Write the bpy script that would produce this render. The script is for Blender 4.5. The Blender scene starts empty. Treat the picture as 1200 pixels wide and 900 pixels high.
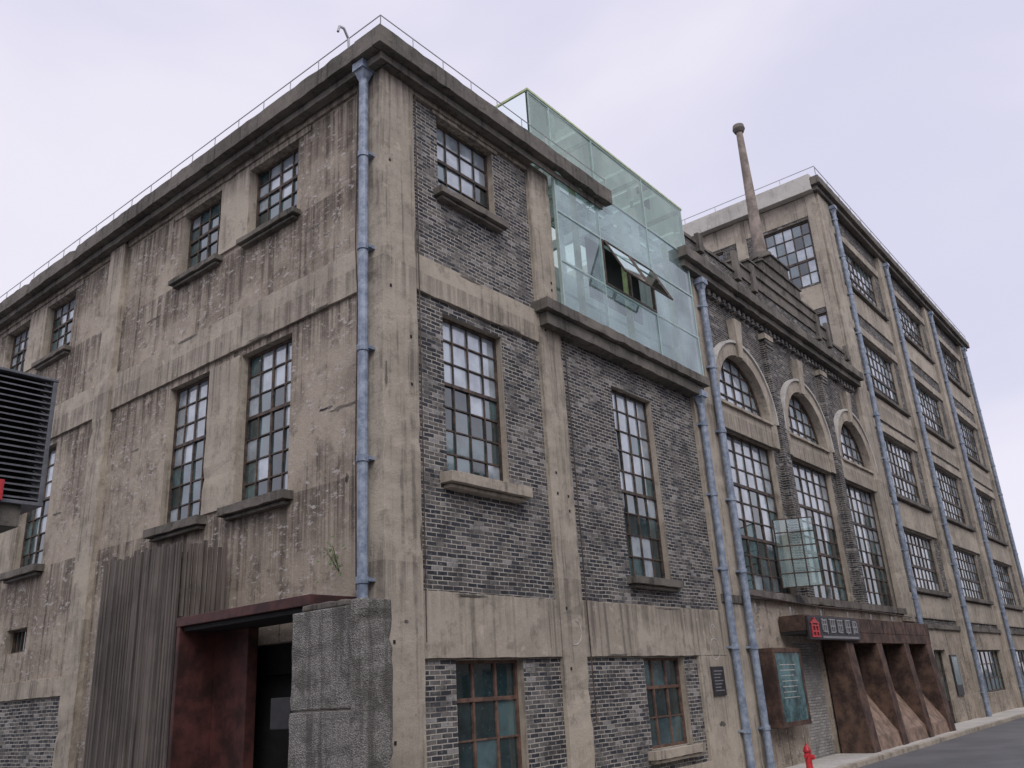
import bpy, math, random
from mathutils import Matrix, Vector
random.seed(7)
S=bpy.context.scene
# ------------------------------------------------------------------ materials
def newmat(name):
    m=bpy.data.materials.new(name); m.use_nodes=True
    nt=m.node_tree; b=nt.nodes["Principled BSDF"]
    return m,nt,b
def node(nt,t,ins=None,**kw):
    n=nt.nodes.new(t)
    for k,v in kw.items(): setattr(n,k,v)
    if ins:
        for k,v in ins.items():
            s=n.inputs[k]
            if hasattr(v,'is_output') : nt.links.new(v,s)
            else: s.default_value=v
    return n
def mixc(nt,f,a,b,blend='MIX'):
    n=nt.nodes.new('ShaderNodeMix'); n.data_type='RGBA'; n.blend_type=blend
    for i,v in((0,f),(6,a),(7,b)):
        if hasattr(v,'is_output'): nt.links.new(v,n.inputs[i])
        elif i==0: n.inputs[0].default_value=v
        else: n.inputs[i].default_value=(v[0],v[1],v[2],1)
    return n.outputs[2]
def math_(nt,op,a,b=None,clamp=False):
    n=nt.nodes.new('ShaderNodeMath'); n.operation=op; n.use_clamp=clamp
    for i,v in((0,a),(1,b)):
        if v is None: continue
        if hasattr(v,'is_output'): nt.links.new(v,n.inputs[i])
        else: n.inputs[i].default_value=v
    return n.outputs[0]
def ramp(nt,f,lo,hi,a=0.,b=1.):
    n=node(nt,'ShaderNodeMapRange',{0:f,1:lo,2:hi,3:a,4:b}); n.interpolation_type='SMOOTHSTEP'
    return n.outputs[0]
def coords(nt,scale=(1,1,1),loc=(0,0,0)):
    tc=node(nt,'ShaderNodeTexCoord'); mp=node(nt,'ShaderNodeMapping',{0:tc.outputs['Object']})
    mp.inputs['Scale'].default_value=scale; mp.inputs['Location'].default_value=loc
    return mp.outputs[0]
def noise(nt,vec,scale,detail=6,rough=.6,dist=0.):
    n=node(nt,'ShaderNodeTexNoise',{'Vector':vec,'Scale':scale,'Detail':min(detail,5),'Roughness':rough,'Distortion':dist})
    return n.outputs[0]
def zcoord(nt):
    tc=node(nt,'ShaderNodeTexCoord'); s=node(nt,'ShaderNodeSeparateXYZ',{0:tc.outputs['Object']}); return s.outputs
def bump(nt,b,h,strength=.4,dist=.02):
    n=node(nt,'ShaderNodeBump',{'Height':h,'Strength':strength,'Distance':dist}); nt.links.new(n.outputs[0],b.inputs['Normal']); return n

def concrete(name,c1,c2,dark,streak=.6,fleck=.0,zfades=(),seed=0,patch=.5):
    m,nt,b=newmat(name); v=coords(nt,(1,1,1),(seed,seed*.7,0))
    big=noise(nt,v,.55,6,.72)
    col=mixc(nt,ramp(nt,big,.38,.62),c1,c2)
    med=noise(nt,v,2.4,6,.74)
    col=mixc(nt,math_(nt,'MULTIPLY',ramp(nt,med,.52,.68),patch),col,dark)
    vs=coords(nt,(6.5,6.5,.20),(seed,0,0))
    sn=noise(nt,vs,1.2,4,.68)
    st2=math_(nt,'MULTIPLY',ramp(nt,sn,.49,.66),ramp(nt,big,.40,.56))
    col=mixc(nt,math_(nt,'MULTIPLY',st2,streak),col,dark)
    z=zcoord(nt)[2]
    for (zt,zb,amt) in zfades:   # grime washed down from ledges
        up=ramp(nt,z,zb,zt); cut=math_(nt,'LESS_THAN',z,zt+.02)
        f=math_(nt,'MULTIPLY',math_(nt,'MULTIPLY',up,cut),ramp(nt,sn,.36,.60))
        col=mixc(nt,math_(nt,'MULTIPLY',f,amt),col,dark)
    col=mixc(nt,math_(nt,'MULTIPLY',ramp(nt,med,.42,.30),.5),col,tuple(min(1,x*1.35) for x in c1))
    if fleck>0:
        vf=coords(nt,(6,6,15),(0,0,seed))
        ff=noise(nt,vf,1.,4,.72)
        col=mixc(nt,math_(nt,'MULTIPLY',math_(nt,'MULTIPLY',ramp(nt,ff,.55,.63),ramp(nt,med,.42,.56)),fleck),col,(.52,.49,.46))
        col=mixc(nt,math_(nt,'MULTIPLY',math_(nt,'MULTIPLY',ramp(nt,ff,.41,.34),ramp(nt,big,.43,.57)),.65),col,(.10,.08,.065))
    fine=noise(nt,v,38,3,.7)
    col=mixc(nt,1.0,col,mixc(nt,fine,(.70,.70,.70),(1.28,1.28,1.28)),'MULTIPLY')
    nt.links.new(col,b.inputs['Base Color']); b.inputs['Roughness'].default_value=.93; b.inputs['Specular IOR Level'].default_value=.2
    h=math_(nt,'ADD',math_(nt,'MULTIPLY',fine,.3),med); bump(nt,b,h,.6,.035)
    return m

def brick(name,a,bb,mort,light=(.30,.29,.285),bw=.235,rh=.075,ms=.009,seed=0):
    m,nt,b=newmat(name)
    o=zcoord(nt); s=math_(nt,'ADD',o[0],o[1])
    v=coords(nt,(1,1,1),(seed,0,0))
    wob=noise(nt,v,2.5,1,.5)
    zz=math_(nt,'ADD',o[2],math_(nt,'MULTIPLY',wob,.03))
    cv=node(nt,'ShaderNodeCombineXYZ',{0:math_(nt,'ADD',s,math_(nt,'MULTIPLY',wob,.03)),1:zz}).outputs[0]
    br=node(nt,'ShaderNodeTexBrick',{'Vector':cv,'Color1':(0,0,0,1),'Color2':(1,1,1,1),'Mortar':(.5,.5,.5,1),'Scale':1.,'Mortar Size':ms,'Mortar Smooth':.2,'Bias':0.,'Brick Width':bw,'Row Height':rh})
    r=br.outputs[0]
    col=mixc(nt,ramp(nt,r,.15,.85),a,bb)
    col=mixc(nt,ramp(nt,r,.86,.97),col,light)
    n14=noise(nt,v,14,4,.75); big=noise(nt,v,.8,5,.72)
    col=mixc(nt,ramp(nt,n14,.54,.75,0,.8),col,(.32,.30,.27))
    col=mixc(nt,ramp(nt,n14,.46,.36,0,.7),col,tuple(x*.4 for x in a))
    col=mixc(nt,ramp(nt,big,.46,.62,0,.6),col,tuple(x*.45 for x in a))
    mo=mixc(nt,ramp(nt,noise(nt,v,1.7,4,.72),.44,.64),mort,tuple(x*.4 for x in mort))
    col=mixc(nt,br.outputs[1],col,mo)
    nt.links.new(col,b.inputs['Base Color']); b.inputs['Roughness'].default_value=.9; b.inputs['Specular IOR Level'].default_value=.25
    h=math_(nt,'SUBTRACT',math_(nt,'ADD',math_(nt,'MULTIPLY',n14,.5),math_(nt,'MULTIPLY',r,.45)),br.outputs[1])
    bump(nt,b,h,.9,.025)
    return m
def plain(name,c,rough=.6,metal=0.,var=.25,sc=6,c2=None,bmp=.15,spec=.5):
    m,nt,b=newmat(name); v=coords(nt)
    n=noise(nt,v,sc,5,.7)
    col=mixc(nt,ramp(nt,n,.35,.68),tuple(x*(1-var) for x in c),c2 if c2 else tuple(min(1,x*(1+var)) for x in c))
    nt.links.new(col,b.inputs['Base Color']); b.inputs['Roughness'].default_value=rough; b.inputs['Metallic'].default_value=metal
    b.inputs['Specular IOR Level'].default_value=spec
    if bmp: bump(nt,b,noise(nt,v,sc*5,2,.7),bmp,.01)
    return m
def glassmat(name,c,rough,ior=1.9,var=.4):
    m,nt,b=newmat(name); v=coords(nt)
    n=noise(nt,v,1.6,3,.65); n2=noise(nt,v,9,4,.75)
    col=mixc(nt,ramp(nt,n,.35,.65),tuple(x*(1-var) for x in c),tuple(min(1,x*(1+var)) for x in c))
    col=mixc(nt,math_(nt,'MULTIPLY',ramp(nt,n2,.55,.75),.2),col,(.30,.32,.31))
    nt.links.new(col,b.inputs['Base Color'])
    nt.links.new(ramp(nt,n2,.4,.8,rough,rough+.15),b.inputs['Roughness'])
    b.inputs['IOR'].default_value=ior
    return m
M={}
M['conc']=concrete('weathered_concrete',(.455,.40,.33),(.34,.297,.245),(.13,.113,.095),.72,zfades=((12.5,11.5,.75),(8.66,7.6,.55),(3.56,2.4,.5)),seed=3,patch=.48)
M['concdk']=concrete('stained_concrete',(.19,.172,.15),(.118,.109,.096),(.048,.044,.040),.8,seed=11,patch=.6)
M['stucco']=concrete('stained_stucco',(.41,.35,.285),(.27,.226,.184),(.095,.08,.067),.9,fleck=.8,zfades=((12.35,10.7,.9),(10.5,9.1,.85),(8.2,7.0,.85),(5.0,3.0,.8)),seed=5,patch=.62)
M['pale']=concrete('pale_concrete',(.55,.53,.49),(.45,.43,.40),(.24,.22,.2),.4,seed=8,patch=.3)
M['brick']=brick('grey_brick',(.046,.050,.062),(.165,.155,.146),(.47,.435,.385))
M['brickR']=brick('grey_brick_dark',(.044,.046,.055),(.15,.138,.128),(.36,.33,.29),seed=4)
M['brickP']=brick('painted_brick',(.30,.29,.28),(.42,.40,.38),(.24,.23,.22),seed=9)
M['frame']=plain('window_steel',(.045,.038,.034),.6,var=.5,c2=(.12,.08,.058))
M['framer']=plain('rusted_window_frame',(.13,.075,.055),.75,var=.4)
M['g0']=glassmat('glass_dusty_sky_tint',(.33,.385,.43),.04,2.9,.3)  # dusty pane with reflected sky painted into its pale base colour
M['g1']=glassmat('glass_mid',(.05,.10,.108),.03,2.6)
M['g2']=glassmat('glass_dark',(.014,.032,.036),.02,2.2)
M['pipe']=plain('painted_pipe',(.19,.24,.33),.45,var=.25,c2=(.32,.37,.45))
M['rust']=plain('corten_steel',(.065,.036,.028),.75,var=.5,c2=(.135,.078,.055),sc=2.5,bmp=.3)
M['rusttan']=plain('corten_plate_light',(.23,.16,.12),.8,var=.4,sc=3)
M['darkred']=plain('dark_red_steel',(.060,.022,.020),.6,var=.5,sc=2.5,c2=(.10,.034,.030))
M['black']=plain('dark_interior',(.012,.011,.011),.8,var=.3)
M['signblk']=plain('black_signboard',(.03,.028,.03),.5)
M['red']=plain('red_paint',(.50,.03,.04),.4,var=.2)
M['silver']=plain('brushed_metal',(.42,.42,.43),.4,.6,var=.1)
M['louv']=plain('louvre_metal',(.13,.135,.15),.45,.3,var=.2)
M['roof']=plain('roof_felt',(.10,.10,.10),.9)
M['chim']=plain('rendered_chimney',(.26,.215,.185),.9,var=.35,sc=2,bmp=.4)
M['white']=plain('white_interior',(.80,.83,.83),.7,var=.06)
M['chalk']=plain('chalk_paint',(.52,.49,.45),.9,var=.35,sc=9)
M['poster']=plain('teal_poster',(.035,.10,.11),.25,var=.6,c2=(.12,.24,.25),sc=2,bmp=0)
M['poster2']=plain('paper_poster',(.35,.50,.45),.5,var=.4,c2=(.65,.62,.50),sc=3,bmp=0)
def woodmat():
    m,nt,b=newmat('weathered_timber'); v=coords(nt,(14,14,.5)); n=noise(nt,v,1.,5,.7)
    v2=coords(nt,(9,9,.02)); n2=noise(nt,v2,1.,2,.5); n3=noise(nt,coords(nt),.9,4,.6)
    col=mixc(nt,ramp(nt,n,.3,.7),(.045,.036,.032),(.155,.13,.113)); col=mixc(nt,ramp(nt,n2,.38,.62,0,.6),col,(.21,.18,.16))
    col=mixc(nt,ramp(nt,n3,.45,.65,0,.5),col,(.05,.042,.038))
    nt.links.new(col,b.inputs['Base Color']); b.inputs['Roughness'].default_value=.85; bump(nt,b,n,.5,.01); return m
M['wood']=woodmat()
def granite():
    m,nt,b=newmat('pebbled_stone'); v=coords(nt)
    vo=node(nt,'ShaderNodeTexVoronoi',{'Vector':v,'Scale':60.}); n=noise(nt,v,2.0,5,.75)
    sp=node(nt,'ShaderNodeSeparateColor',{0:vo.outputs['Color']})
    col=mixc(nt,ramp(nt,sp.outputs[0],.1,.9),(.17,.160,.148),(.32,.305,.285)); col=mixc(nt,ramp(nt,n,.45,.62,0,.8),col,(.10,.092,.082))
    st=noise(nt,coords(nt,(6,6,.4)),1.2,4,.65); col=mixc(nt,ramp(nt,st,.48,.62,0,.7),col,(.085,.078,.07))
    nt.links.new(col,b.inputs['Base Color']); b.inputs['Roughness'].default_value=.9; bump(nt,b,math_(nt,'ADD',vo.outputs['Distance'],n),.8,.03); return m
M['granite']=granite()
def asphalt():
    m,nt,b=newmat('asphalt'); v=coords(nt); n=noise(nt,v,.5,5,.6); f=noise(nt,v,60,3,.8)
    col=mixc(nt,ramp(nt,n,.35,.65),(.09,.09,.095),(.14,.14,.145)); col=mixc(nt,ramp(nt,f,.45,.7,0,.5),col,(.2,.2,.2))
    nt.links.new(col,b.inputs['Base Color']); b.inputs['Roughness'].default_value=.7; bump(nt,b,f,.5,.01); return m
M['asphalt']=asphalt()
def archglass(name,tint,dcol,lo,hi,ior=1.8):
    m=bpy.data.materials.new(name); m.use_nodes=True; nt=m.node_tree; nt.nodes.clear()
    out=node(nt,'ShaderNodeOutputMaterial')
    tr=node(nt,'ShaderNodeBsdfTransparent',{'Color':tint})
    gl=node(nt,'ShaderNodeBsdfGlossy',{'Color':(.93,1,.99,1),'Roughness':.02})
    df=node(nt,'ShaderNodeBsdfDiffuse',{'Color':dcol})
    v=coords(nt); n=noise(nt,v,.7,3,.6)
    m1=node(nt,'ShaderNodeMixShader',{0:ramp(nt,n,.35,.7,lo,hi),1:tr.outputs[0],2:df.outputs[0]})
    fr=node(nt,'ShaderNodeFresnel',{'IOR':ior})
    m2=node(nt,'ShaderNodeMixShader',{0:fr.outputs[0],1:m1.outputs[0],2:gl.outputs[0]})
    nt.links.new(m2.outputs[0],out.inputs[0]); return m
M['aglass']=archglass('green_float_glass',(.80,.95,.93,1),(.62,.82,.82,1),.12,.40,2.2)
M['yglass']=archglass('green_float_glass_upper',(.86,.97,.86,1),(.70,.86,.70,1),.14,.36,1.8)
M['galu']=plain('aluminium_frame',(.36,.47,.44),.35,.2,var=.1)
M['gedge']=plain('glass_edge',(.46,.54,.28),.3,0,var=.2)
M['leaf']=plain('leaf',(.07,.13,.03),.6,var=.4,sc=20)

# ------------------------------------------------------------------ mesh builder
FM={'F':lambda a,d,z:(a,-d,z),'L':lambda a,d,z:(-d,a,z),'E':lambda a,d,z:(25.8-d,a,z)}
jr=random.Random(3)
class MB:
    def __init__(s): s.v=[];s.f=[];s.m=[];s.mats=[]
    def mi(s,k):
        if k not in s.mats: s.mats.append(k)
        return s.mats.index(k)
    def poly(s,pts,k):
        n=len(s.v); s.v+= [tuple(p) for p in pts]; s.f.append(tuple(range(n,n+len(pts)))); s.m.append(s.mi(k))
    def hexa(s,p,k):
        n=len(s.v); s.v+=[tuple(q) for q in p]
        for f in((0,3,2,1),(4,5,6,7),(0,1,5,4),(1,2,6,5),(2,3,7,6),(3,0,4,7)):
            s.f.append(tuple(n+i for i in f)); s.m.append(s.mi(k))
    def box(s,x0,x1,y0,y1,z0,z1,k):
        s.hexa([(x0,y0,z0),(x1,y0,z0),(x1,y1,z0),(x0,y1,z0),(x0,y0,z1),(x1,y0,z1),(x1,y1,z1),(x0,y1,z1)],k)
    def fb(s,F,a0,a1,d0,d1,z0,z1,k):
        g=FM[F]; P=[g(a0,d0,z0),g(a1,d1,z1)]
        x=sorted((P[0][0],P[1][0]));y=sorted((P[0][1],P[1][1]))
        s.box(x[0],x[1],y[0],y[1],z0,z1,k)
    def jb(s,x0,x1,y0,y1,z0,z1,k,j=.012,seg=.22):
        """box with slightly worn (inward-jittered) long edges"""
        L=(x1-x0,y1-y0,z1-z0); ax=L.index(max(L)); n=max(2,int(L[ax]/seg)); lo=(x0,y0,z0);hi=(x1,y1,z1)
        o=[i for i in range(3) if i!=ax]; b=len(s.v); j=min(j,min(L)*.12)
        for i in range(n+1):
            t=lo[ax]+L[ax]*i/n
            for c in((0,0),(1,0),(1,1),(0,1)):
                p=[0,0,0];p[ax]=t
                big=j*(3.2 if jr.random()<.07 else 1)
                for q,cc in zip(o,c): p[q]=(hi[q] if cc else lo[q])+(-1 if cc else 1)*jr.random()*big
                s.v.append(tuple(p))
        mi=s.mi(k)
        for i in range(n):
            for c in range(4):
                d=(c+1)%4; s.f.append((b+4*i+c,b+4*i+d,b+4*i+4+d,b+4*i+4+c)); s.m.append(mi)
        s.f.append((b,b+3,b+2,b+1));s.m.append(mi);e=b+4*n;s.f.append((e,e+1,e+2,e+3));s.m.append(mi)
    def fj(s,F,a0,a1,d0,d1,z0,z1,k,j=.012):
        g=FM[F]; P=[g(a0,d0,z0),g(a1,d1,z1)]
        x=sorted((P[0][0],P[1][0]));y=sorted((P[0][1],P[1][1]))
        s.jb(x[0],x[1],y[0],y[1],z0,z1,k,j)
    def cyl(s,p0,p1,r0,r1,k,n=12,cap=True):
        p0=Vector(p0);p1=Vector(p1);d=(p1-p0).normalized()
        u=d.orthogonal().normalized();w=d.cross(u);b=len(s.v)
        for p,r in((p0,r0),(p1,r1)):
            for i in range(n):
                t=2*math.pi*i/n; s.v.append(tuple(p+u*math.cos(t)*r+w*math.sin(t)*r))
        for i in range(n):
            j=(i+1)%n; s.f.append((b+i,b+j,b+n+j,b+n+i)); s.m.append(s.mi(k))
        if cap:
            s.f.append(tuple(b+i for i in range(n-1,-1,-1)));s.m.append(s.mi(k))
            s.f.append(tuple(b+n+i for i in range(n)));s.m.append(s.mi(k))
    def obj(s,name,parent=None,bevel=0,seg=2):
        me=bpy.data.meshes.new(name); me.from_pydata(s.v,[],s.f)
        for k in s.mats: me.materials.append(M[k])
        me.polygons.foreach_set('material_index',s.m)
        me.update(); o=bpy.data.objects.new(name,me); S.collection.objects.link(o)
        if parent: o.parent=parent
        if bevel:
            b=o.modifiers.new('bevel','BEVEL'); b.width=bevel; b.segments=seg; b.limit_method='ANGLE'; b.angle_limit=math.radians(50)
        return o
def empty(name):
    o=bpy.data.objects.new(name,None); S.collection.objects.link(o); return o
def wall(mb,F,a0,a1,z0,z1,ops,d,rev,k,krev=None):
    g=FM[F]; A=sorted({a0,a1}|{o[i] for o in ops for i in(0,1) if a0<o[i]<a1}); Z=sorted({z0,z1}|{o[i] for o in ops for i in(2,3) if z0<o[i]<z1})
    for i in range(len(A)-1):
        for j in range(len(Z)-1):
            ca=(A[i]+A[i+1])/2;cz=(Z[j]+Z[j+1])/2
            if any(o[0]<ca<o[1] and o[2]<cz<o[3] for o in ops): continue
            mb.poly([g(A[i],d,Z[j]),g(A[i+1],d,Z[j]),g(A[i+1],d,Z[j+1]),g(A[i],d,Z[j+1])],k)
    kr=krev or k
    for o in ops:
        b0,b1,c0,c1=o[:4]
        for P in(((b0,c0),(b1,c0)),((b1,c0),(b1,c1)),((b1,c1),(b0,c1)),((b0,c1),(b0,c0))):
            mb.poly([g(P[0][0],d,P[0][1]),g(P[1][0],d,P[1][1]),g(P[1][0],d-rev,P[1][1]),g(P[0][0],d-rev,P[0][1])],kr)
def pickglass(t,mode):
    r=random.random()
    if mode=='dark': return 'g2' if r<.7 else 'g1'
    if mode=='teal': return 'g1' if r<.35 else 'g2'
    if mode=='far': return 'g1' if r<.30 else ('g2' if r<.45 else 'g0')  # mostly pale panes, sky reflection put into the colour
    p=max(0.03,min(.92,(t-.30)*2.1))  # upper rows get more pale panes, imitating sky reflection by colour
    if r<p: return 'g0'
    return 'g1' if random.random()<.6 else 'g2'
def window(mb,gb,F,a0,a1,z0,z1,cols,rows,d,mode='grad',fk='frame',bw=.026,heavy=(),fw=.05,vheavy=()):
    g=FM[F]
    e=.003
    mb.fb(F,a0+e,a1-e,d,d+.06,z1-fw,z1-e,fk); mb.fb(F,a0+e,a1-e,d,d+.06,z0+e,z0+fw,fk)
    mb.fb(F,a0+e,a0+fw,d+.001,d+.058,z0+fw,z1-fw,fk); mb.fb(F,a1-fw,a1-e,d+.001,d+.058,z0+fw,z1-fw,fk)
    for i in range(1,cols):
        a=a0+(a1-a0)*i/cols+random.uniform(-.004,.004); w=bw*(2.0 if i in vheavy else 1)
        mb.fb(F,a-w/2,a+w/2,d+.002,d+.045,z0+fw,z1-fw,fk)
    for j in range(1,rows):
        z=z0+(z1-z0)*j/rows; w=bw*(2.4 if j in heavy else 1)
        mb.fb(F,a0+fw,a1-fw,d+.004,d+(.055 if j in heavy else .041),z-w/2,z+w/2,fk)
    for i in range(cols):
        for j in range(rows):
            x0=a0+(a1-a0)*i/cols;x1=a0+(a1-a0)*(i+1)/cols;y0=z0+(z1-z0)*j/rows;y1=z0+(z1-z0)*(j+1)/rows
            t=(j+.5)/rows; k=pickglass(t,mode)
            ta=random.uniform(-1,1)*.005; tb=random.uniform(-1,1)*.005
            dd=d+.012
            gb.poly([g(x0,dd-ta-tb,y0),g(x1,dd+ta-tb,y0),g(x1,dd+ta+tb,y1),g(x0,dd-ta+tb,y1)],k)
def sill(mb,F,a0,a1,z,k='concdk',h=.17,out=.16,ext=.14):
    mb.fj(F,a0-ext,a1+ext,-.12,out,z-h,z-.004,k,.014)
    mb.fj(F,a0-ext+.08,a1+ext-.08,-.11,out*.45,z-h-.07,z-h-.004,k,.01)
def pipe(mb,x,y,z0,z1,r=.075,F='F',hop=True):
    mb.cyl((x,y,z0),(x,y,z1),r,r,'pipe',14)
    z=z0+1.
    while z<z1-.3:
        mb.cyl((x,y,z-.05),(x,y,z+.05),r*1.22,r*1.22,'pipe',14)
        if F=='F': mb.box(x-.13,x+.13,y+.02,y+.16,z-.025,z+.025,'pipe')
        else: mb.box(x+.02,x+.16,y-.13,y+.13,z-.025,z+.025,'pipe')
        z+=1.85
    if hop:
        mb.cyl((x,y,z1-.02),(x,y,z1+.18),r,.17,'pipe',4); mb.box(x-.16,x+.16,y-.15,y+.13,z1+.18,z1+.34,'pipe')
def patch(mb,F,a,z,w,h,d,k,n=26):
    """ragged spalled / repaired area, thin sheet on the wall"""
    g=FM[F];mb.poly([g(a+math.copysign(abs(math.cos(2*math.pi*i/n))**.7,math.cos(2*math.pi*i/n))*w/2*random.uniform(.6,1.1),d,z+math.sin(2*math.pi*i/n)*h/2*random.uniform(.35,1.2)) for i in range(n)],k)
def ring(mb,F,a,z,r,w,d,k,t0=0,t1=6.283,n=28):
    g=FM[F]
    for i in range(n):
        p=t0+(t1-t0)*i/n;q=t0+(t1-t0)*(i+1)/n
        mb.poly([g(a+math.cos(t)*R,d,z+math.sin(t)*R) for t,R in((p,r),(p,r+w),(q,r+w),(q,r))],k)

G=-.6
# ------------------------------------------------------------------ corner + arched building
B=empty('brick_factory_building')
W=MB();T=MB();WF=MB();WG=MB();P=MB()
FW=[(1.5,3.18,10.64,12.32,4,4,'grad','frame',(2,),()),
    (1.5,3.15,5.13,8.1,4,7,'grad','frame',(4,),()),
    (1.55,3.24,.35,2.15,3,3,'teal','framer',(2,),(1,2)),
    (7.03,8.78,3.78,8.06,4,9,'grad','frame',(4,),(2,)),
    (7.2,8.9,.4,2.15,3,3,'teal','framer',(2,),(1,2))]
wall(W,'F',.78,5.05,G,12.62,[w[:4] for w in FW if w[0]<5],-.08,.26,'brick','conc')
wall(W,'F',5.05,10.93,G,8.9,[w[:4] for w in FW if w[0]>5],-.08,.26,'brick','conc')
for w in FW: window(WF,WG,'F',*w[:6],-.28,w[6],w[7],heavy=w[8],vheavy=w[9])
sill(T,'F',1.5,3.18,10.64);sill(T,'F',1.5,3.3,5.13,'conc',.2,.2,.18);sill(T,'F',7.03,8.78,3.78);sill(T,'F',7.2,8.9,.4,'conc',.18,.12,.2);sill(T,'F',1.55,3.24,.35,'conc',.18,.12,.2)
T.fj('F',1.35,3.33,-.1,-.03,12.324,12.41,'conc')
T.jb(-.03,.78,-.03,.5,G,12.62,'conc',.016)
T.fj('F',4.3,5.05,-.12,.02,G,12.62,'conc')
T.fj('F',.783,4.297,-.12,.0,8.3,9.02,'conc')
T.fj('F',.783,4.297,-.12,.0,12.41,12.617,'conc')
T.fj('F',.783,4.297,-.12,.0,2.17,3.18,'conc'); T.fj('F',5.053,10.927,-.12,.0,2.17,3.2,'conc')
T.fb('F',9.5,10.927,-.12,-.002,G,2.168,'conc')
T.fb('F',.783,4.297,-.12,.02,G,.0,'conc');T.fb('F',5.053,9.497,-.12,.02,G,.0,'conc')
T.fj('F',10.93,12.3,-.3,.03,G,12.5,'conc')
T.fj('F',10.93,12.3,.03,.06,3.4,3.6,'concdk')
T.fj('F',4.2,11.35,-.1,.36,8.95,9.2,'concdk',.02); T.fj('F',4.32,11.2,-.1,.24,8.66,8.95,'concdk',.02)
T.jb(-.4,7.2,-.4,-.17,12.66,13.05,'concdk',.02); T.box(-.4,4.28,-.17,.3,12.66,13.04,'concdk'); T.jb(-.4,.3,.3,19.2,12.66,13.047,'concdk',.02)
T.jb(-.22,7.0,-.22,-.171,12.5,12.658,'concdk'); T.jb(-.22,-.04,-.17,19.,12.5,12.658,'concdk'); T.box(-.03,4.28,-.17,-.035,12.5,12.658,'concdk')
LW=[]
for o in(0,9.3):
    for (a0,a1) in((2.5,4.07),(5.1,6.63)):
        LW.append((a0+o,a1+o,10.6,12.25,4,5,'grad','frame',(3,),(2,)))
        LW.append((a0+o,a1+o,5.08,8.06,4,7,'grad','frame',(4,),(2,)))
LW.append((12.1,13.2,3.15,3.7,5,1,'dark','frame',(),()))
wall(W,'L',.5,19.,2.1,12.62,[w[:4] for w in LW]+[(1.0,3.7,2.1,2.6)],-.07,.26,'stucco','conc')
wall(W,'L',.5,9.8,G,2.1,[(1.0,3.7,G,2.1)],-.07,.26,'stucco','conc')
wall(W,'L',9.8,19.,G,2.1,[],-.07,.2,'brick')
for w in LW: window(WF,WG,'L',*w[:6],-.28,w[6],w[7],heavy=w[8],vheavy=w[9])
for o in(0,9.3):
    for (a0,a1) in((2.5,4.07),(5.1,6.63)):
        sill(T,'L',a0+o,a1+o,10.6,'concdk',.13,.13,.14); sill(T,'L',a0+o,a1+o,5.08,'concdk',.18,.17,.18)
    T.fj('L',4.073+o,5.097+o,-.1,-.02,10.62,12.25,'conc');T.fj('L',4.073+o,5.097+o,-.1,-.02,5.1,8.06,'conc')
    T.fj('L',2.1+o,7.0+o,-.1,-.035,12.253,12.40,'conc')
for a in(9.1,18.3): T.fj('L',a,a+.7,-.12,.07,G,12.5,'conc',.016)
for(a0,a1)in((.503,9.097),(9.803,18.297)):
    T.fj('L',a0,a1,-.12,.0,8.2,9.05,'conc',.016); T.fj('L',a0,a1,-.12,.0,12.40,12.617,'conc')
T.fj('L',9.803,18.297,-.12,.0,2.1,2.5,'conc')
D=MB()
for (F,a,z,w,h,k) in(('L',1.05,6.25,.8,.09,'concdk'),('L',1.5,6.33,.4,.05,'brickR'),('L',.95,5.0,.10,.20,'concdk'),('L',.82,4.5,.07,.12,'concdk'),('L',7.6,10.0,.7,.07,'concdk'),
    ('L',2.0,10.02,.5,.06,'concdk'),('L',7.9,7.0,.4,.06,'concdk'),('L',11.3,6.2,.5,.07,'concdk')):
    patch(D,F,a,z,w,h,-.066,k)
for (F,a,z,w,h,k) in(('F',3.4,8.33,.6,.06,'concdk'),('F',2.2,8.98,.7,.05,'concdk'),('F',8.3,3.16,1.1,.05,'concdk'),('F',1.9,3.14,.8,.05,'concdk'),('F',10.2,.7,.35,.12,'concdk'),('F',6.2,2.2,.8,.05,'concdk'),
    ('L',3.5,8.24,.7,.06,'concdk'),('L',6.,9.0,.9,.05,'concdk'),('L',1.6,8.23,.5,.05,'concdk')):
    patch(D,F,a,z,w,h,.0025,k)
for (a,z,w,h) in((.76,9.2,.06,.7),(.03,6.5,.07,.5),(.4,2.7,.12,.06),(.74,4.0,.05,.5)): D.poly([(a+math.cos(i*.4)*w/2*random.uniform(.4,1.1),-.0325,z+math.sin(i*.4)*h/2*random.uniform(.4,1.1)) for i in range(16)],'concdk')
ring(D,'F',10.32,2.32,.22,.025,.004,'chalk',.3,5.9);ring(D,'F',10.34,2.72,.13,.02,.004,'chalk',.0,5.);ring(D,'F',4.68,2.62,.22,.022,.024,'chalk',-1.8,1.2)
for i in range(16):
    z=random.uniform(1,12);a=random.choice([.15,.6,4.5,4.85]);y=-.034 if a<1 else -.026
    D.box(a-.02,a+.02,y,y+.01,z-.02,z+.03,'black')
D.obj('repairs_and_marks',B)
W.box(.3,.34,.95,3.75,G,2.7,'black')
WF.fb('L',1.35,1.42,-.28,-.22,G,2.5,'galu');WF.fb('L',2.2,2.27,-.28,-.22,G,2.5,'galu');WF.fb('L',1.42,2.2,-.28,-.22,.35,.42,'galu');WG.fb('L',1.42,2.2,-.265,-.255,G+.1,2.4,'g1')
W.box(.3,12.3,3.02,19.,12.9,13.0,'roof'); W.box(.28,4.28,.28,3.02,12.9,12.998,'roof')
W.box(0,26.,18.9,19.1,G,12.9,'conc')
def wire(p,q,n):
    p=Vector(p);q=Vector(q);P.cyl(p,q,.012,.012,'silver',6)
    for i in range(n+1):
        c=p.lerp(q,i/n);P.cyl(c-Vector((0,0,.3)),c,.011,.011,'silver',6)
wire((-.3,-.3,13.35),(7.1,-.3,13.35),9); wire((-.3,-.3,13.35),(-.3,19,13.35),22)
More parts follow.
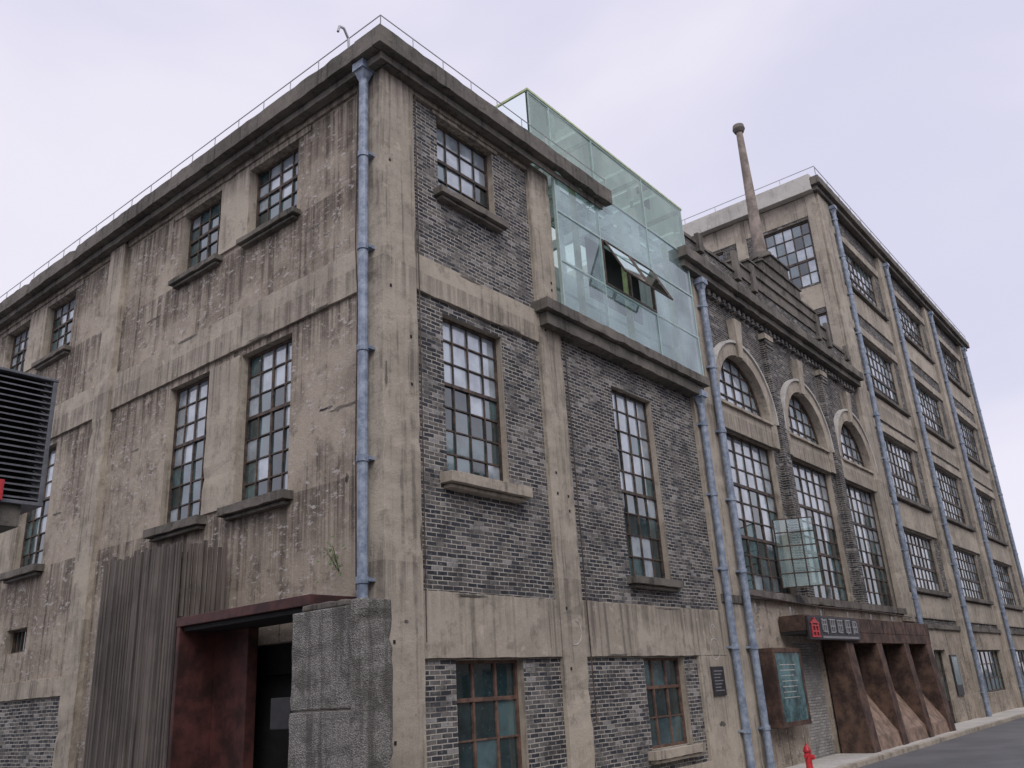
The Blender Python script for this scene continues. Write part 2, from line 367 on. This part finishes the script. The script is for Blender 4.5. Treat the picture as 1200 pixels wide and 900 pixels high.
def tube(pts,r,k,n=8):
    for i in range(len(pts)-1): P.cyl(pts[i],pts[i+1],r,r,k,n)
tube([(-.35,.5,12.9),(-.37,.5,13.25),(-.5,.48,13.4),(-.62,.46,13.35),(-.66,.45,13.2)],.025,'silver')
tube([(-.03,.62,12.4),(-.03,.66,9.1),(-.03,.6,8.1),(-.03,.63,5.5),(-.03,.6,3.2)],.012,'frame',6)
tube([(.78,-.06,12.3),(.80,-.05,9.2),(.80,-.05,5.),(.79,-.05,2.4)],.011,'frame',6)
tube([(5.12,-.04,8.6),(5.13,-.04,6.),(5.12,-.05,3.2),(5.13,-.05,1.)],.013,'frame',6)
tube([(12.3,-.16,3.62),(17,-.17,3.5),(22,-.17,3.52),(26.5,-.17,3.45)],.018,'frame',6)
for i in range(6): tube([(12.6+i*2.3,-.13,3.42),(12.6+i*2.3,-.13,3.2)],.03,'silver',6)
pipe(P,-.17,.3,2.3,12.3,.085,'L'); pipe(P,12.08,-.17,G+.1,12.1,.095); pipe(P,11.06,-.15,G+.1,8.45,.09)
# -------------------------------- arched section
CX=[14.3,19.2,24.1]; hw=1.8; ar=1.72; zs=8.97
ops=[]
for c in CX: ops.append((c-hw,c+hw,3.8,8.2)); ops.append((c-ar,c+ar,zs,zs+ar+.02))
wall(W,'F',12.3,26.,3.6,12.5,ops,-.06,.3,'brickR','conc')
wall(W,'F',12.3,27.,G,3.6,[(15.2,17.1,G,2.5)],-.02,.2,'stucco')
W.box(15.1,17.2,.12,.17,G,2.6,'brickP')
def H(x): return math.sqrt(max(0,ar*ar-x*x))
for c in CX:
    window(WF,WG,'F',c-hw,c+hw,3.8,8.2,6,9,-.3,'grad','frame',heavy=(3,6),vheavy=(2,4),bw=.035,fw=.07)
    n=20
    for i in range(n):
        t0=math.pi*i/n;t1=math.pi*(i+1)/n
        x0,x1=c+ar*math.cos(t0),c+ar*math.cos(t1); z0,z1=zs+ar*math.sin(t0),zs+ar*math.sin(t1); zt=zs+ar+.02
        W.poly([(x0,.06,z0),(x0,.06,zt),(x1,.06,zt),(x1,.06,z1)],'brickR')
        W.poly([(x0,.06,z0),(x1,.06,z1),(x1,.36,z1),(x0,.36,z0)],'conc')
        def ringseg(r0,r1,d0,d1,mb,k,ta=t0,tb=t1):
            q=[]
            for d in(d0,d1):
                for(r,t)in((r0,ta),(r1,ta),(r1,tb),(r0,tb)): q.append((c+r*math.cos(t),-d,zs+r*math.sin(t)))
            mb.hexa(q,k)
        ringseg(ar+.0,ar+.38,-.08,.06,T,'conc'); ringseg(ar+.38,ar+.46,-.08,.12,T,'pale'); ringseg(ar-.08,ar-.003,-.3,-.22,WF,'frame')
    for k in(-1,1):
        T.fb('F',min(c+k*ar,c+k*(ar+.42)),max(c+k*ar,c+k*(ar+.42)),-.08,.05,8.2,zs,'conc')
    T.hexa([(c-.14,.08,zs+ar-.05),(c+.14,.08,zs+ar-.05),(c+.14,-.14,zs+ar-.05),(c-.14,-.14,zs+ar-.05),(c-.24,.08,11.85),(c+.24,.08,11.85),(c+.24,-.2,11.85),(c-.24,-.2,11.85)],'conc')
    T.fb('F',c-ar+.002,c+ar-.002,-.1,.0,8.2,zs-.02,'conc')
    T.fj('F',c-ar-.1,c+ar+.1,-.1,.09,zs-.08,zs+.02,'conc')
    m=6
    for i in range(m):
        x0=-ar+2*ar*i/m;x1=x0+2*ar/m
        for j in range(4):
            zb=j*.43
            h0,h1=H(x0),H(x1)
            if max(h0,h1)<=zb: continue
            zt=zb+.43 if j<3 else 9
            p=[(x0,min(zb,h0)),(x1,min(zb,h1)),(x1,min(zt,h1)),((x0+x1)/2,min(zt,H((x0+x1)/2))),(x0,min(zt,h0))]
            WG.poly([(c+x,.285+random.uniform(-.003,.003),zs+z) for x,z in p],pickglass(.74,'grad'))
        if i: WF.fb('F',c+x0-.017,c+x0+.017,-.29,-.24,zs,zs+H(x0),'frame')
    for j in range(1,4):
        zb=j*.43;hx=math.sqrt(ar*ar-zb*zb); WF.fb('F',c-hx,c+hx,-.288,-.243,zs+zb-.016,zs+zb+.016,'frame')
for a in(16.75,21.65):
    T.fb('F',a-.27,a+.27,-.08,.12,3.78,11.9,'brickR'); T.fj('F',a-.34,a+.34,-.08,.18,11.9,12.1,'conc')
    for i in range(3): T.fb('F',a-.27-.02*i,a+.27+.02*i,.121,.13+.02*i,11.5+.13*i,11.6+.13*i,'brickR')
x=12.4
while x<25.6: T.fb('F',x,x+.16,-.08,.08,12.22,12.42,'brickR'); x+=.34
T.fj('F',12.303,26.2,-.1,.14,3.55,3.78,'concdk',.02)
T.jb(10.94,25.9,-.42,.4,12.72,13.05,'concdk',.02); T.jb(11.05,25.9,-.26,.38,12.5,12.718,'concdk',.02)
T.box(11.6,25.78,-.06,.22,13.05,13.75,'brickR');T.jb(11.5,25.79,-.12,.28,13.75,13.88,'concdk',.02)
for i,(a,b,z0,z1)in enumerate(((15.0,23.4,13.88,14.25),(16.2,22.2,14.25,14.7),(17.5,20.9,14.7,15.2),(18.4,20.0,15.2,15.75))):
    T.box(a,b,-.1-.002*i,.25,z0,z1-.08,'concdk');T.jb(a-.08,b+.08,-.17,.3,z1-.08,z1,'concdk')
for a in(15.05,16.3,22.1,23.2,12.5,25.2): T.box(a-.14,a+.14,-.2,-.06,13.5,14.5 if 15<a<24 else 14.1,'concdk')
W.box(12.3,25.7,.28,18.9,13.1,13.2,'roof')
hx,hz=14.95,3.95
p=Vector((hx,-.02,0));q=Vector((hx+.55,-.95,0));d=q-p
for i in range(4):
    a=p+d*i/3; WF.cyl((a.x,a.y,hz),(a.x,a.y,hz+1.9),.02,.02,'frame',6)
for j in range(6):
    z=hz+1.9*j/5; WF.cyl((p.x,p.y,z),(q.x,q.y,z),.018,.018,'frame',6)
WG.poly([(p.x,p.y,hz),(q.x,q.y,hz),(q.x,q.y,hz+1.9),(p.x,p.y,hz+1.9)],'aglass')
W.obj('walls',B);T.obj('concrete_trim',B,.014,1);WF.obj('window_frames',B);WG.obj('window_panes',B);P.obj('drainpipes_and_wires',B)
# ------------------------------------------------------------------ glass rooftop box
GB=MB();GP=MB();gx=[5.09,6.85,9.25,11.45];gz=[9.25,10.45,11.7,12.98,14.45];yf=-.15
def fr(x0,x1,y0,y1,z0,z1,k='galu'): GB.box(x0,x1,y0,y1,z0,z1,k)
for i,x in enumerate(gx): fr(x-.022,x+.022,yf-.014,yf+.06,9.21,gz[4])
for i in range(3):       # glass fins behind the front
    x=(gx[i]+gx[i+1])/2; fr(x-.008,x+.008,yf+.02,yf+.2,9.25,12.98,'gedge')
fr(4.3,4.34,yf-.012,yf+.05,13.06,14.45)
for z in gz: fr((5.09 if z<12.99 else 4.3),11.5,yf-.013,yf+.058,z-.024,z+.024)
fr(4.28,11.52,yf-.03,yf+.03,14.476,14.53,'gedge');fr(4.28,4.33,yf+.03,3.0,14.476,14.53,'gedge')
for i in range(3):
    for j in range(4):
        if i==1 and j==1: continue
        t=random.uniform(-.012,.012);s=random.uniform(-.008,.008); k='yglass' if j==3 else 'aglass'
        GP.poly([(gx[i],yf+t,gz[j]),(gx[i+1],yf-t,gz[j]),(gx[i+1],yf-t+s,gz[j+1]),(gx[i],yf+t+s,gz[j+1])],k)
GP.poly([(4.3,yf,13.06),(5.09,yf,13.06),(5.09,yf,14.45),(4.3,yf,14.45)],'yglass')
GB.box(6.87,9.23,-.18,-.10,10.475,10.53,'frame');GB.box(6.87,9.23,-.18,-.10,11.62,11.675,'frame')
for x in(6.873,8.02,9.168):GB.box(x,x+.06,-.178,-.102,10.53,11.62,'frame')
for (xa,xb)in((6.95,8.02),(8.1,9.17)):
    z1=11.64;z0=z1-.98;yo=yf-.52
    GP.poly([(xa,yf-.05,z1),(xb,yf-.05,z1),(xb,yo,z0),(xa,yo,z0)],'aglass')
    for(p,q)in(((xa,yf-.05,z1),(xa,yo,z0)),((xb,yf-.05,z1),(xb,yo,z0)),((xa,yo,z0),(xb,yo,z0)),((xa,yf-.05,z1),(xb,yf-.05,z1))): GB.cyl(p,q,.025,.025,'frame',6)
GB.box(6.87,9.23,.25,.30,10.3,11.9,'black')
for y in(1.4,3.0):
    for x in(4.32,11.47): fr(x-.025,x+.025,y-.025,y+.025,13.06,14.40)
for x in(4.34,6.85,9.25,11.47): fr(x-.025,x+.025,-.08,3.0,14.40,14.447)
for y in(1.4,3.0): fr(4.3,11.5,y-.025,y+.025,14.403,14.444)
GP.poly([(4.3,-.15,13.06),(4.3,3,13.06),(4.3,3,14.45),(4.3,-.15,14.45)],'yglass')
GP.poly([(11.49,-.1,13.06),(11.49,3,13.06),(11.49,3,14.45),(11.49,-.1,14.45)],'yglass')
GP.poly([(4.3,-.15,14.455),(11.5,-.15,14.455),(11.5,3,14.455),(4.3,3,14.455)],'yglass')
GP.poly([(4.3,3,13.06),(11.5,3,13.06),(11.5,3,14.45),(4.3,3,14.45)],'yglass')
GI=MB();GI.box(5.06,11.5,2.9,2.98,9.22,13.,'white');GI.box(5.06,11.45,.0,2.9,9.205,9.24,'white');GI.box(5.055,5.075,.1,2.9,9.22,12.9,'white');GI.box(11.51,11.56,.4,2.9,9.2,13.,'white')
GI.box(7.4,8.2,2.86,2.9,9.25,11.3,'black')
for x in(5.5,8,10.5):GI.box(x,x+.12,.1,2.9,12.7,12.95,'white')
for x in(6.3,10.1):GI.box(x,x+.14,.6,.74,9.25,14.3,'white')
GI.box(5.3,11.4,.25,.29,10.0,10.05,'galu');GI.box(5.3,11.4,.5,.6,12.6,12.69,'white')
GB.obj('glazing_frame',B);GP.obj('glass_box_panes',B);GI.obj('glass_box_interior',B)
# ------------------------------------------------------------------ tapered chimney on the pediment
C=MB();cx,cy=19.35,.55
C.cyl((cx,cy,13.2),(cx,cy,16.1),.34,.30,'concdk',20);C.cyl((cx,cy,16.1),(cx,cy,16.3),.38,.38,'concdk',20)
C.cyl((cx,cy,16.3),(cx,cy,21.75),.235,.125,'chim',20);C.cyl((cx,cy,21.7),(cx,cy,21.85),.17,.24,'concdk',20);C.cyl((cx,cy,21.85),(cx,cy,22.02),.24,.21,'concdk',20)
C.obj('rooftop_chimney')
# ------------------------------------------------------------------ far block
B2=empty('brick_factory_building.001')
W=MB();T=MB();WF=MB();WG=MB();P=MB()
cols=[(28.2,33.5),(36.7,42.1),(45.3,50.7)];rowsz=[(18.1,20.4),(13.1,15.7),(8.5,11.2),(4.7,7.1)]
ops=[(a,b,z0,z1) for a,b in cols for z0,z1 in rowsz]+[(36.7,42.1,.4,2.3),(45.3,50.7,.4,2.3),(29.4,31.2,G,2.3)]
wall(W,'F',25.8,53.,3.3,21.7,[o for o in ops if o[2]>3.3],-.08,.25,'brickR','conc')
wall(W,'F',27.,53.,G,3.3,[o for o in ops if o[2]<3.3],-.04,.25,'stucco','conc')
for o in ops:
    big=o[2]>3.3
    window(WF,WG,'F',*o,9 if big else(6 if o[2]>0 else 2),5 if big else 3,-.28,'far' if big else 'dark','frame',heavy=(2,) if big else (),vheavy=(3,6),bw=.045,fw=.08)
for a,b in cols:
    for z0,z1 in rowsz: T.fj('F',a-.25,b+.25,-.1,.14,z0-.2,z0-.004,'concdk')
    for z0,z1 in rowsz:
        T.fj('F',a-.65,b+.65,-.1,.0,z1+.05,z1+.45,'conc'); T.fj('F',a-.65,b+.65,-.1,-.01,z0-1.3 if z0>5 else 3.5,z0-.23,'conc')
for a0,a1 in((25.85,27.2),(34.3,35.9),(42.9,44.5),(51.5,53.)): T.fj('F',a0,a1,-.12,.12,3.303 if a0<27 else G,21.69,'conc')
T.fj('F',26.2,53.,-.08,.06,3.1,3.3,'concdk')
T.jb(25.4,53.4,-.42,-.02,21.9,22.3,'concdk');T.box(25.55,53.2,-.25,-.018,21.68,21.898,'concdk')
T.box(25.4,25.78,-.018,20.,21.7,22.5,'pale');T.box(25.78,53.4,-.018,.3,21.9,22.35,'concdk');W.box(25.8,53.,.3,20,22.,22.1,'roof')
EW=[(.5,3.0,17.5,20.6),(4.6,7.6,17.5,20.6),(.5,3.0,14.7,16.1),(4.6,7.6,14.7,16.1)]
wall(W,'E',.0,20.,13.,21.7,EW,-.02,.25,'brickR','conc')
for o in EW: window(WF,WG,'E',*o,6,5 if o[3]>17 else 2,-.2,'far' if o[3]>17 else 'grad','frame',bw=.045,fw=.08,heavy=(2,))
T.fb('E',-.0,.45,-.1,.05,13.,21.69,'conc');T.fb('E',3.4,3.9,-.1,.05,13.,21.69,'conc');T.fb('E',8.,8.8,-.1,.05,13.,21.69,'conc')
T.fb('E',.453,3.397,-.1,.02,20.7,21.69,'conc');T.fb('E',.453,3.397,-.1,.02,16.3,17.4,'conc');T.fb('E',3.903,7.997,-.1,.02,20.7,21.69,'conc');T.fb('E',3.903,7.997,-.1,.02,16.3,17.4,'conc')
W.poly([(53,0,G),(53,20,G),(53,20,22),(53,0,22)],'stucco')
for x in(27.3,35.1,43.7,51.9): pipe(P,x,-.24,G+.1,21.2,.10)
def wire2(p,q,n):
    p=Vector(p);q=Vector(q);P.cyl(p,q,.018,.018,'silver',6)
    for i in range(n+1):
        c=p.lerp(q,i/n);P.cyl(c-Vector((0,0,.4)),c,.015,.015,'silver',6)
wire2((25.5,-.3,22.75),(53.3,-.3,22.75),18);wire2((25.5,-.3,22.8),(25.5,19,22.8),12)
W.obj('walls',B2);T.obj('concrete_trim',B2,.02,1);WF.obj('window_frames',B2);WG.obj('window_panes',B2);P.obj('drainpipes',B2)
# ------------------------------------------------------------------ corten entrance canopy
R=MB()
R.box(14.25,26.3,-.72,-.03,2.74,3.15,'rust'); R.box(17.2,26.3,-.71,-.05,2.45,2.738,'rust')
for i in range(10): R.box(14.6+i*1.25,14.63+i*1.25,-.726,-.72,2.75,3.14,'black')
R.box(14.26,17.2,-.7,-.04,2.66,2.738,'black')
def fin(a,b,k='rust'): R.hexa([(a,-.95,G),(b,-.95,G),(b,-.04,G),(a,-.04,G),(a,-.70,2.448),(b,-.70,2.448),(b,-.04,2.448),(a,-.04,2.448)],k)
for a,b in((17.2,17.8),(20.0,20.5),(22.9,23.4),(25.6,26.25)): fin(a,b)
for a,b in((17.8,20.0),(20.5,22.9),(23.4,25.6)):
    R.hexa([(a+.003,-.90,G),(b-.003,-.90,G),(b-.003,-.1,G),(a+.003,-.1,G),(a+.003,-.84,-.1),(b-.003,-.84,-.1),(b-.003,-.1,1.0),(a+.003,-.1,1.0)],'rusttan')
    R.box(a+.003,b-.003,-.09,-.05,1.0,2.448,'black');R.box(a+.003,b-.003,-.12,-.091,1.0,1.06,'rust');R.box((a+b)/2-.03,(a+b)/2+.03,-.12,-.091,1.06,2.44,'rust')
R.obj('entrance_canopy',None,.012)
E=empty('shop_sign');R=MB();R.box(14.3,18.3,-.80,-.73,2.5,3.12,'signblk');R.obj('board',E,.01)
R=MB();yy=-.825
def st(x0,x1,z0,z1,k,off=0): R.box(x0,x1,yy-off,-.801,z0,z1,k)
ox=1.1;oz=.14
for i in range(6): st(13.3+ox+.07*i,13.92+ox-.07*i,2.78+oz+.025*i,2.805+oz+.025*i,'red',.001*i)
for q in((13.36,13.42,2.42,2.78,0),(13.8,13.86,2.42,2.78,0),(13.42,13.8,2.7,2.74,.002),(13.42,13.8,2.55,2.59,.002),(13.58,13.64,2.42,2.7,.004),(13.3,13.92,2.42,2.46,.003)): st(q[0]+ox,q[1]+ox,q[2]+oz,q[3]+oz,'red',q[4])
rng=random.Random(5)
for c in range(5):
    x=15.2+c*.61;w=.46
    for i in range(3): z=2.70+i*.16+rng.uniform(-.02,.02); st(x+rng.uniform(0,.12),x+w-rng.uniform(0,.12),z,z+.035,'silver',.001*i)
    for i in range(3): a=x+.06+i*.15+rng.uniform(-.02,.02); st(a,a+.035,2.66+rng.uniform(0,.1),3.07-rng.uniform(0,.08),'silver',.004+.001*i)
for i in range(26): a=15.2+i*.112; st(a,a+.06,2.54,2.60,'silver',.001)
R.obj('lettering',E)
E=empty('notice_board');R=MB();a0,a1,z0,z1=12.6,14.4,.45,2.32
for q in((a0,a1,z1-.12,z1),(a0,a1,z0,z0+.12),(a0,a0+.12,z0+.12,z1-.12),(a1-.12,a1,z0+.12,z1-.12)): R.box(q[0],q[1],-.42,-.04,q[2],q[3],'rust')
R.obj('frame',E,.01);R=MB();R.box(a0+.12,a1-.12,-.40,-.36,z0+.12,z1-.12,'poster')
for i in range(7):R.box(a0+.35,a1-.45-.1*(i%3),-.403,-.40,1.9-i*.13,1.915-i*.13,'chalk')
R.obj('poster_panel',E)
E=empty('wall_plaque');R=MB();R.fb('F',9.95,10.55,.0,.04,1.3,1.93,'signblk');R.obj('panel',E,.008);R=MB()
for i in range(7): R.fb('F',10.03,10.45-.07*(i%3),.041,.045,1.82-i*.07,1.84-i*.07,'silver')
R.obj('engraved_text',E)
E=empty('notice_board.001');R=MB();R.fb('F',28.0,29.1,-.04,.03,.5,2.3,'galu');R.fb('F',28.06,29.04,.03,.036,.56,2.24,'poster2')
R.fb('F',31.6,32.6,-.04,.03,.5,2.1,'signblk');R.fb('F',31.68,32.52,.03,.036,.9,2.02,'poster');R.obj('panels',E)
# ------------------------------------------------------------------ timber slat screen
R=MB();y=3.98
while y<6.6:
    z=4.36+random.uniform(-.07,.07);x=random.uniform(-.015,.015);t=random.uniform(-.012,.012)
    R.hexa([(-.98+x,y,G),(-.94+x,y,G),(-.94+x,y+.06,G),(-.98+x,y+.06,G),(-.98+x,y+t,z),(-.94+x,y+t,z),(-.94+x,y+.06+t,z),(-.98+x,y+.06+t,z)],'wood');y+=.088
x=-.9
while x<-.1:
    z=4.36+random.uniform(-.07,.07);R.box(x,x+.062,3.98,4.02,3.12,z,'wood');R.box(x,x+.062,6.56,6.6,G,z,'wood');x+=.095
for z in(.2,1.9,3.5,4.1):R.box(-.93,-.88,4.03,6.55,z,z+.08,'wood')
R.box(-.87,-.8,4.03,6.5,G,4.2,'black')
R.obj('wooden_slat_screen')
R=MB()
R.box(-.97,-.08,.5,3.93,2.94,3.09,'darkred');R.box(-.96,-.08,3.84,3.93,G,2.938,'darkred');R.box(-.9,-.08,.52,3.82,2.86,2.937,'black')
R.box(-.955,-.08,.5,.56,G,2.938,'darkred');R.box(-.3,-.1,2.9,3.83,G,2.86,'darkred')
R.box(-.33,-.3,1.7,2.2,1.3,1.75,'signblk')
R.obj('entrance_portal',None,.01)
R=MB();R.jb(-1.3,-.85,-.78,.46,1.55,2.80,'granite',.02,.12);R.jb(-1.31,-.84,-.78,.47,.1,1.53,'granite',.02,.12);R.box(-1.29,-.86,-.78,.45,G,.085,'granite')
R.box(-1.27,-.88,-.77,.43,.085,1.56,'concdk')
R.jb(-1.34,-.80,-1.02,-.785,G,2.86,'granite',.02,.12);R.jb(-1.26,-.88,-.6,.30,2.80,2.9,'concdk',.02,.1)
R.obj('stone_gate_pier',None,.02)
# ------------------------------------------------------------------ louvred unit + red sign
E=empty('louvered_ventilation_unit');R=MB();z=4.5
while z<6.26:
    R.hexa([(-7,2.94,z),(-3.75,2.94,z),(-3.75,3.1,z+.06),(-7,3.1,z+.06),(-7,2.94,z+.02),(-3.75,2.94,z+.02),(-3.75,3.1,z+.08),(-7,3.1,z+.08)],'louv')
    R.hexa([(-3.72,3.0,z),(-3.72,4.6,z),(-3.86,4.6,z+.06),(-3.86,3.0,z+.06),(-3.72,3.0,z+.02),(-3.72,4.6,z+.02),(-3.86,4.6,z+.08),(-3.86,3.0,z+.08)],'louv')
    z+=.088
R.obj('blades',E);R=MB();R.box(-7,-3.9,3.12,4.6,4.5,6.25,'black');R.box(-7,-3.7,2.92,4.62,6.26,6.3,'louv');R.box(-7,-3.7,2.92,4.62,4.42,4.47,'louv');R.box(-3.77,-3.71,2.93,2.99,4.47,6.26,'louv')
R.box(-7,-3.95,3.0,4.4,4.12,4.42,'concdk')
for x in(-6.6,-5.6):
    for y in(3.2,4.3): R.box(x,x+.12,y,y+.12,G,4.12,'louv')
R.obj('housing',E,.006)
R=MB();R.box(-5.6,-4.27,2.82,2.9,4.42,4.70,'red');R.box(-5.58,-4.29,2.812,2.82,4.44,4.68,'red')
for i in range(4):R.box(-5.5+i*.3,-5.3+i*.3,2.80,2.812,4.5,4.62,'silver')
R.obj('red_sign_board',None,.01)
# ------------------------------------------------------------------ fire hydrant
R=MB();hx,hy,hz=12.45,-.95,G+.12
for z0,z1,r0,r1 in((0,.05,.13,.13),(.05,.08,.09,.085),(.08,.42,.075,.075),(.42,.45,.10,.10),(.45,.52,.085,.06),(.52,.56,.06,.03),(.56,.60,.022,.022)): R.cyl((hx,hy,hz+z0),(hx,hy,hz+z1),r0,r1,'red',16)
R.cyl((hx-.15,hy,hz+.33),(hx+.15,hy,hz+.33),.045,.045,'red',12);R.cyl((hx,hy,hz+.30),(hx,hy-.15,hz+.30),.055,.055,'red',12)
R.obj('fire_hydrant',None,.004)
R=MB()
for i in range(70):
    c=Vector((-.12-random.random()*.2,.95+random.gauss(0,.11),3.7+random.gauss(0,.15)));u=Vector((random.gauss(0,1),random.gauss(0,1),random.gauss(0,1))).normalized()*.04;w=u.orthogonal().normalized()*.015
    R.poly([c-u,c+w,c+u,c-w],'leaf')
for i in range(5):R.cyl((-.06,.95,3.5),(-.2-random.random()*.1,.95+random.gauss(0,.14),3.9),.006,.003,'leaf',5)
R.obj('wall_weed')
# ------------------------------------------------------------------ ground, road, pavement
R=MB();R.poly([(-300,-300,G-.004),(400,-300,G-.004),(400,300,G-.004),(-300,300,G-.004)],'asphalt');R.obj('ground')
R=MB();R.poly([(-60,-9,G),(300,-9,G),(300,-1.35,G),(-60,-1.35,G)],'asphalt');R.obj('road')
R=MB()
x=-1.
while x<70: R.box(x,x+.98,-1.2,.1,G-.05,G+.11+random.uniform(-.004,.004),'pale');R.box(x,x+.99,-1.35,-1.203,G-.05,G+.12+random.uniform(-.004,.004),'conc');x+=1.
R.obj('pavement',None,.01)
def opp(name,x0,x1,y0,y1,h,face):
    E=empty(name);R=MB();R.box(x0,x1,y0,y1,G,h,'conc');R.box(x0-.3,x1+.3,y0-.3,y1+.3,h,h+.4,'concdk');R.obj('walls',E)
    R=MB()
    z=1.
    while z<h-2:
        if face=='y':
            x=x0+1
            while x<x1-2: R.box(x,x+1.6,y1,y1+.05,z,z+1.8,'g2');x+=3.2
        else:
            y=y0+1
            while y<y1-2: R.box(x1,x1+.05,y,y+1.6,z,z+1.8,'g2');y+=3.2
        z+=3.4
    R.obj('windows',E)
opp('brick_house',-20,14,-34,-22,10,'y');opp('brick_house.001',18,70,-30,-19,12,'y');opp('brick_house.002',-42,-26,-12,30,10,'x')
# ------------------------------------------------------------------ sky and sun
sd=Vector((-.62,-.70,.95)).normalized();el=math.asin(sd.z);az=math.atan2(sd.x,sd.y)
w=bpy.data.worlds.new('World');S.world=w;w.use_nodes=True;nt=w.node_tree;bg=nt.nodes['Background']
sk=node(nt,'ShaderNodeTexSky');sk.sky_type='NISHITA';sk.sun_disc=False;sk.sun_elevation=el;sk.sun_rotation=az
tc=node(nt,'ShaderNodeTexCoord');mp=node(nt,'ShaderNodeMapping',{0:tc.outputs['Generated']});mp.inputs['Scale'].default_value=(1,1,2.2)
cn=noise(nt,mp.outputs[0],1.4,4,.5,.3)
cl=mixc(nt,ramp(nt,cn,.34,.64),(6.5,6.45,8.0),(8.1,7.8,8.8))
col=mixc(nt,.93,sk.outputs[0],cl)
nt.links.new(col,bg.inputs[0]);bg.inputs[1].default_value=.112
L=bpy.data.lights.new('sun','SUN');L.energy=1.5;L.angle=math.radians(35);L.color=(1,.97,.93)
o=bpy.data.objects.new('sun',L);S.collection.objects.link(o);o.rotation_euler=sd.to_track_quat('Z','Y').to_euler()
# ------------------------------------------------------------------ camera
cam=bpy.data.cameras.new('camera');co=bpy.data.objects.new('camera',cam);S.collection.objects.link(co);S.camera=co
cam.sensor_width=36;cam.lens=30.07;cam.clip_end=2000
R3=((.63204,-.22997,-.74003),(-.77284,-.25725,-.58012),(-.05696,.93858,-.34032))
mt=Matrix([list(R3[i])+[(-8.773,-9.463,1.6)[i]] for i in range(3)]+[[0,0,0,1]]);co.matrix_world=mt
S.view_settings.view_transform='Standard';S.view_settings.look='None';S.view_settings.exposure=0
